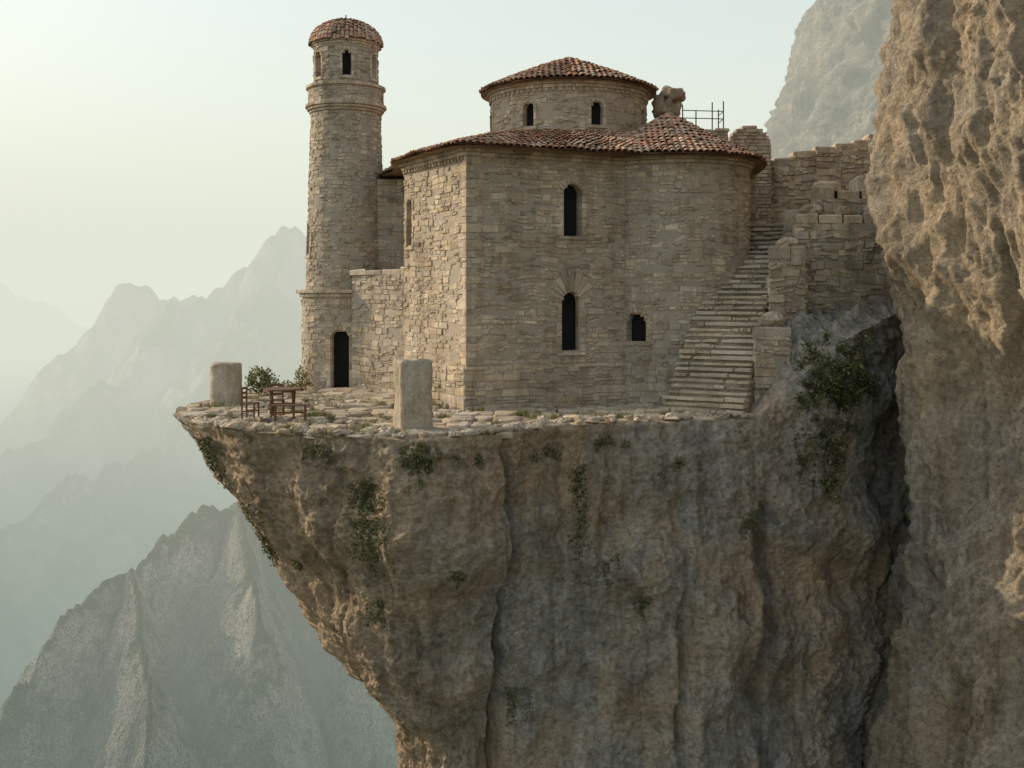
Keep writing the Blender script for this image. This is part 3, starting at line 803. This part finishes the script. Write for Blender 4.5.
# ================================================================ TERRAIN
def ridge_h(X,Y,ridges):
    H=np.full(X.shape,-1e9)
    for pts,s in ridges:
        for a,b in zip(pts[:-1],pts[1:]):
            dx,dy=b[0]-a[0],b[1]-a[1]; L2=dx*dx+dy*dy
            t=np.clip(((X-a[0])*dx+(Y-a[1])*dy)/L2,0,1)
            d=np.hypot(X-a[0]-t*dx,Y-a[1]-t*dy); H=np.maximum(H,a[2]+(b[2]-a[2])*t-s*d)
    return H
def pt(px,py,D): return ((px-512)/1100*D,D,3.6+(300-py)/1100*D)
ridges=[
 ([pt(-500,250,1000),pt(-200,290,1000),pt(0,300,1000),pt(150,300,1000),pt(400,280,1000),pt(900,260,1000),(900,900,80)],.6),
 ([pt(-300,250,600),pt(-60,262,600),pt(0,280,600),pt(30,292,600),pt(60,312,600),pt(95,326,600),pt(200,325,600),pt(700,280,600)],.8),
 ([pt(-20,440,300),pt(60,372,310),pt(95,330,320),pt(130,290,320),pt(150,294,320),pt(170,285,320),pt(215,273,320),pt(255,262,320),pt(272,246,320),pt(290,232,320),pt(310,240,320),pt(400,230,320),pt(700,240,320),pt(1300,200,320)],1.15),
 ([pt(290,232,320),pt(230,330,280),pt(165,440,240),pt(60,500,205),pt(-40,560,180),pt(-150,600,170)],1.0),
 ([pt(215,273,320),pt(120,380,270),pt(30,430,250),pt(-80,500,230)],.95),
 ([pt(520,420,150),pt(400,470,135),pt(235,515,122),pt(190,535,118),pt(130,575,110),pt(60,630,102),pt(15,705,96),(-46,84,-48)],1.7),
 ([pt(235,515,122),pt(260,640,100),(-22,88,-50)],2.0),
 ([pt(400,470,135),pt(370,640,105),(-10,85,-55)],2.0),
 ([pt(130,575,110),pt(150,700,92),(-26,75,-50)],2.1),
]
na=640; nr_=640
ang=np.radians(np.linspace(-60,48,na)); rad=np.exp(np.linspace(np.log(56),np.log(2600),nr_))
A,RR=np.meshgrid(ang,rad); X=RR*np.sin(A); Y=RR*np.cos(A)
H=ridge_h(X,Y,ridges); H=np.maximum(H,-260+0*X)
Xf=X.ravel();Yf=Y.ravel();Hf=H.ravel();V=[]
for i in range(len(Xf)):
    x,y,h=float(Xf[i]),float(Yf[i]),float(Hf[i]); D=math.hypot(x,y)
    if h<-255 and D<150: V.append((x,y,h)); continue
    q=Vector((x*.024,y*.024,0)); 
    n1=1-abs(noise.fractal(q,.95,2.1,5))*2
    n2=noise.fractal(Vector((x*.06,y*.06,3)),.85,2.1,5)
    nw=noise.fractal(Vector((x*.05,y*.05,h*.05)),.8,2.1,4)
    n3=1-abs(noise.fractal(Vector((x*.14,y*.14,9)),.95,2.1,5))*2
    amp=min(D,330)
    hh=h+amp*(.022*(n1-.6)+.017*n2)+.026*D*n3*max(0,1-D/260)
    if D<260:
        st_=7.0; b_=(hh+nw*6)/st_; fr_=b_-math.floor(b_); hh+=st_*.35*((fr_*fr_*(3-2*fr_))-fr_)*1.6*(1-D/260)
    V.append((x,y,hh))
F=[(j*na+i,j*na+i+1,(j+1)*na+i+1,(j+1)*na+i) for j in range(nr_-1) for i in range(na-1)]
mkobj('mountain_terrain',V,F,M_mtn)
gp=MB(); gp.add([(-6000,-3000,-265),(6000,-3000,-265),(6000,9000,-265),(-6000,9000,-265)],[(0,1,2,3)]); gp.build('valley_ground',M_mtn)
def haze(name,z0,z1,dens,L):
    hz=MB(); x0,x1,y0,y1=-1600,1400,54,2700
    hz.add([(x0,y0,z0),(x1,y0,z0),(x1,y1,z0),(x0,y1,z0),(x0,y0,z1),(x1,y0,z1),(x1,y1,z1),(x0,y1,z1)],[(0,3,2,1),(4,5,6,7),(0,1,5,4),(1,2,6,5),(2,3,7,6),(3,0,4,7)])
    mh=bpy.data.materials.new(name); mh.use_nodes=True; t=mh.node_tree; t.nodes.clear()
    o=t.nodes.new('ShaderNodeOutputMaterial'); ab=t.nodes.new('ShaderNodeVolumeAbsorption'); ab.inputs['Color'].default_value=(0,0,0,1); ab.inputs['Density'].default_value=dens
    em=t.nodes.new('ShaderNodeEmission'); em.inputs['Color'].default_value=(*L,1); em.inputs['Strength'].default_value=dens  # fixed emission stands in for sunlight scattered in the air
    ad=t.nodes.new('ShaderNodeAddShader'); t.links.new(ab.outputs[0],ad.inputs[0]); t.links.new(em.outputs[0],ad.inputs[1]); t.links.new(ad.outputs[0],o.inputs['Volume'])
    hz.build(name,mh)
haze('mountain_haze_glow',-22,60,.0050,(.77,.80,.68))
haze('valley_mist_glow',-264,-22.5,.0115,(.31,.375,.33))  # lower layer glows dimmer, so the valley's darkening is in its emission colour
# ================================================================ LIGHT, SKY, CAMERA
w=bpy.data.worlds.new('World'); scene.world=w; w.use_nodes=True; t=w.node_tree
sk=t.nodes.new('ShaderNodeTexSky'); sk.sky_type='NISHITA'; sk.sun_disc=False
sk.sun_elevation=math.radians(SUN_EL); sk.sun_rotation=math.radians(SUN_AZ); sk.dust_density=2.5; sk.air_density=1.0; sk.altitude=300
gm=t.nodes.new('ShaderNodeGamma'); gm.inputs[1].default_value=.6; t.links.new(sk.outputs[0],gm.inputs[0])
mx=t.nodes.new('ShaderNodeMix'); mx.data_type='RGBA'; mx.blend_type='MULTIPLY'; mx.inputs[0].default_value=1; mx.inputs[7].default_value=(1.02,1.0,.89,1)
t.links.new(gm.outputs[0],mx.inputs[6])
bg=t.nodes['Background']; bg.inputs[1].default_value=.45; t.links.new(mx.outputs[2],bg.inputs[0])
e=math.radians(SUN_EL); a=math.radians(SUN_AZ); S=Vector((math.sin(a)*math.cos(e),math.cos(a)*math.cos(e),math.sin(e)))
ld=bpy.data.lights.new('sun','SUN'); ld.energy=5; ld.angle=math.radians(.5); ld.color=(1,.83,.60)
lo_=bpy.data.objects.new('sun',ld); COL.objects.link(lo_); lo_.rotation_mode='QUATERNION'; lo_.rotation_quaternion=S.to_track_quat('Z','Y')
cd=bpy.data.cameras.new('camera'); cam=bpy.data.objects.new('camera',cd); COL.objects.link(cam)
cam.location=(0,0,3.6); cam.rotation_euler=(math.radians(90),0,0)
cd.sensor_width=36; cd.lens=36*1100/1024; cd.shift_y=-84/1024; cd.clip_end=12000; cd.clip_start=.1
scene.camera=cam
print('verts',sum(len(o.data.vertices) for o in COL.objects if o.type=='MESH'))
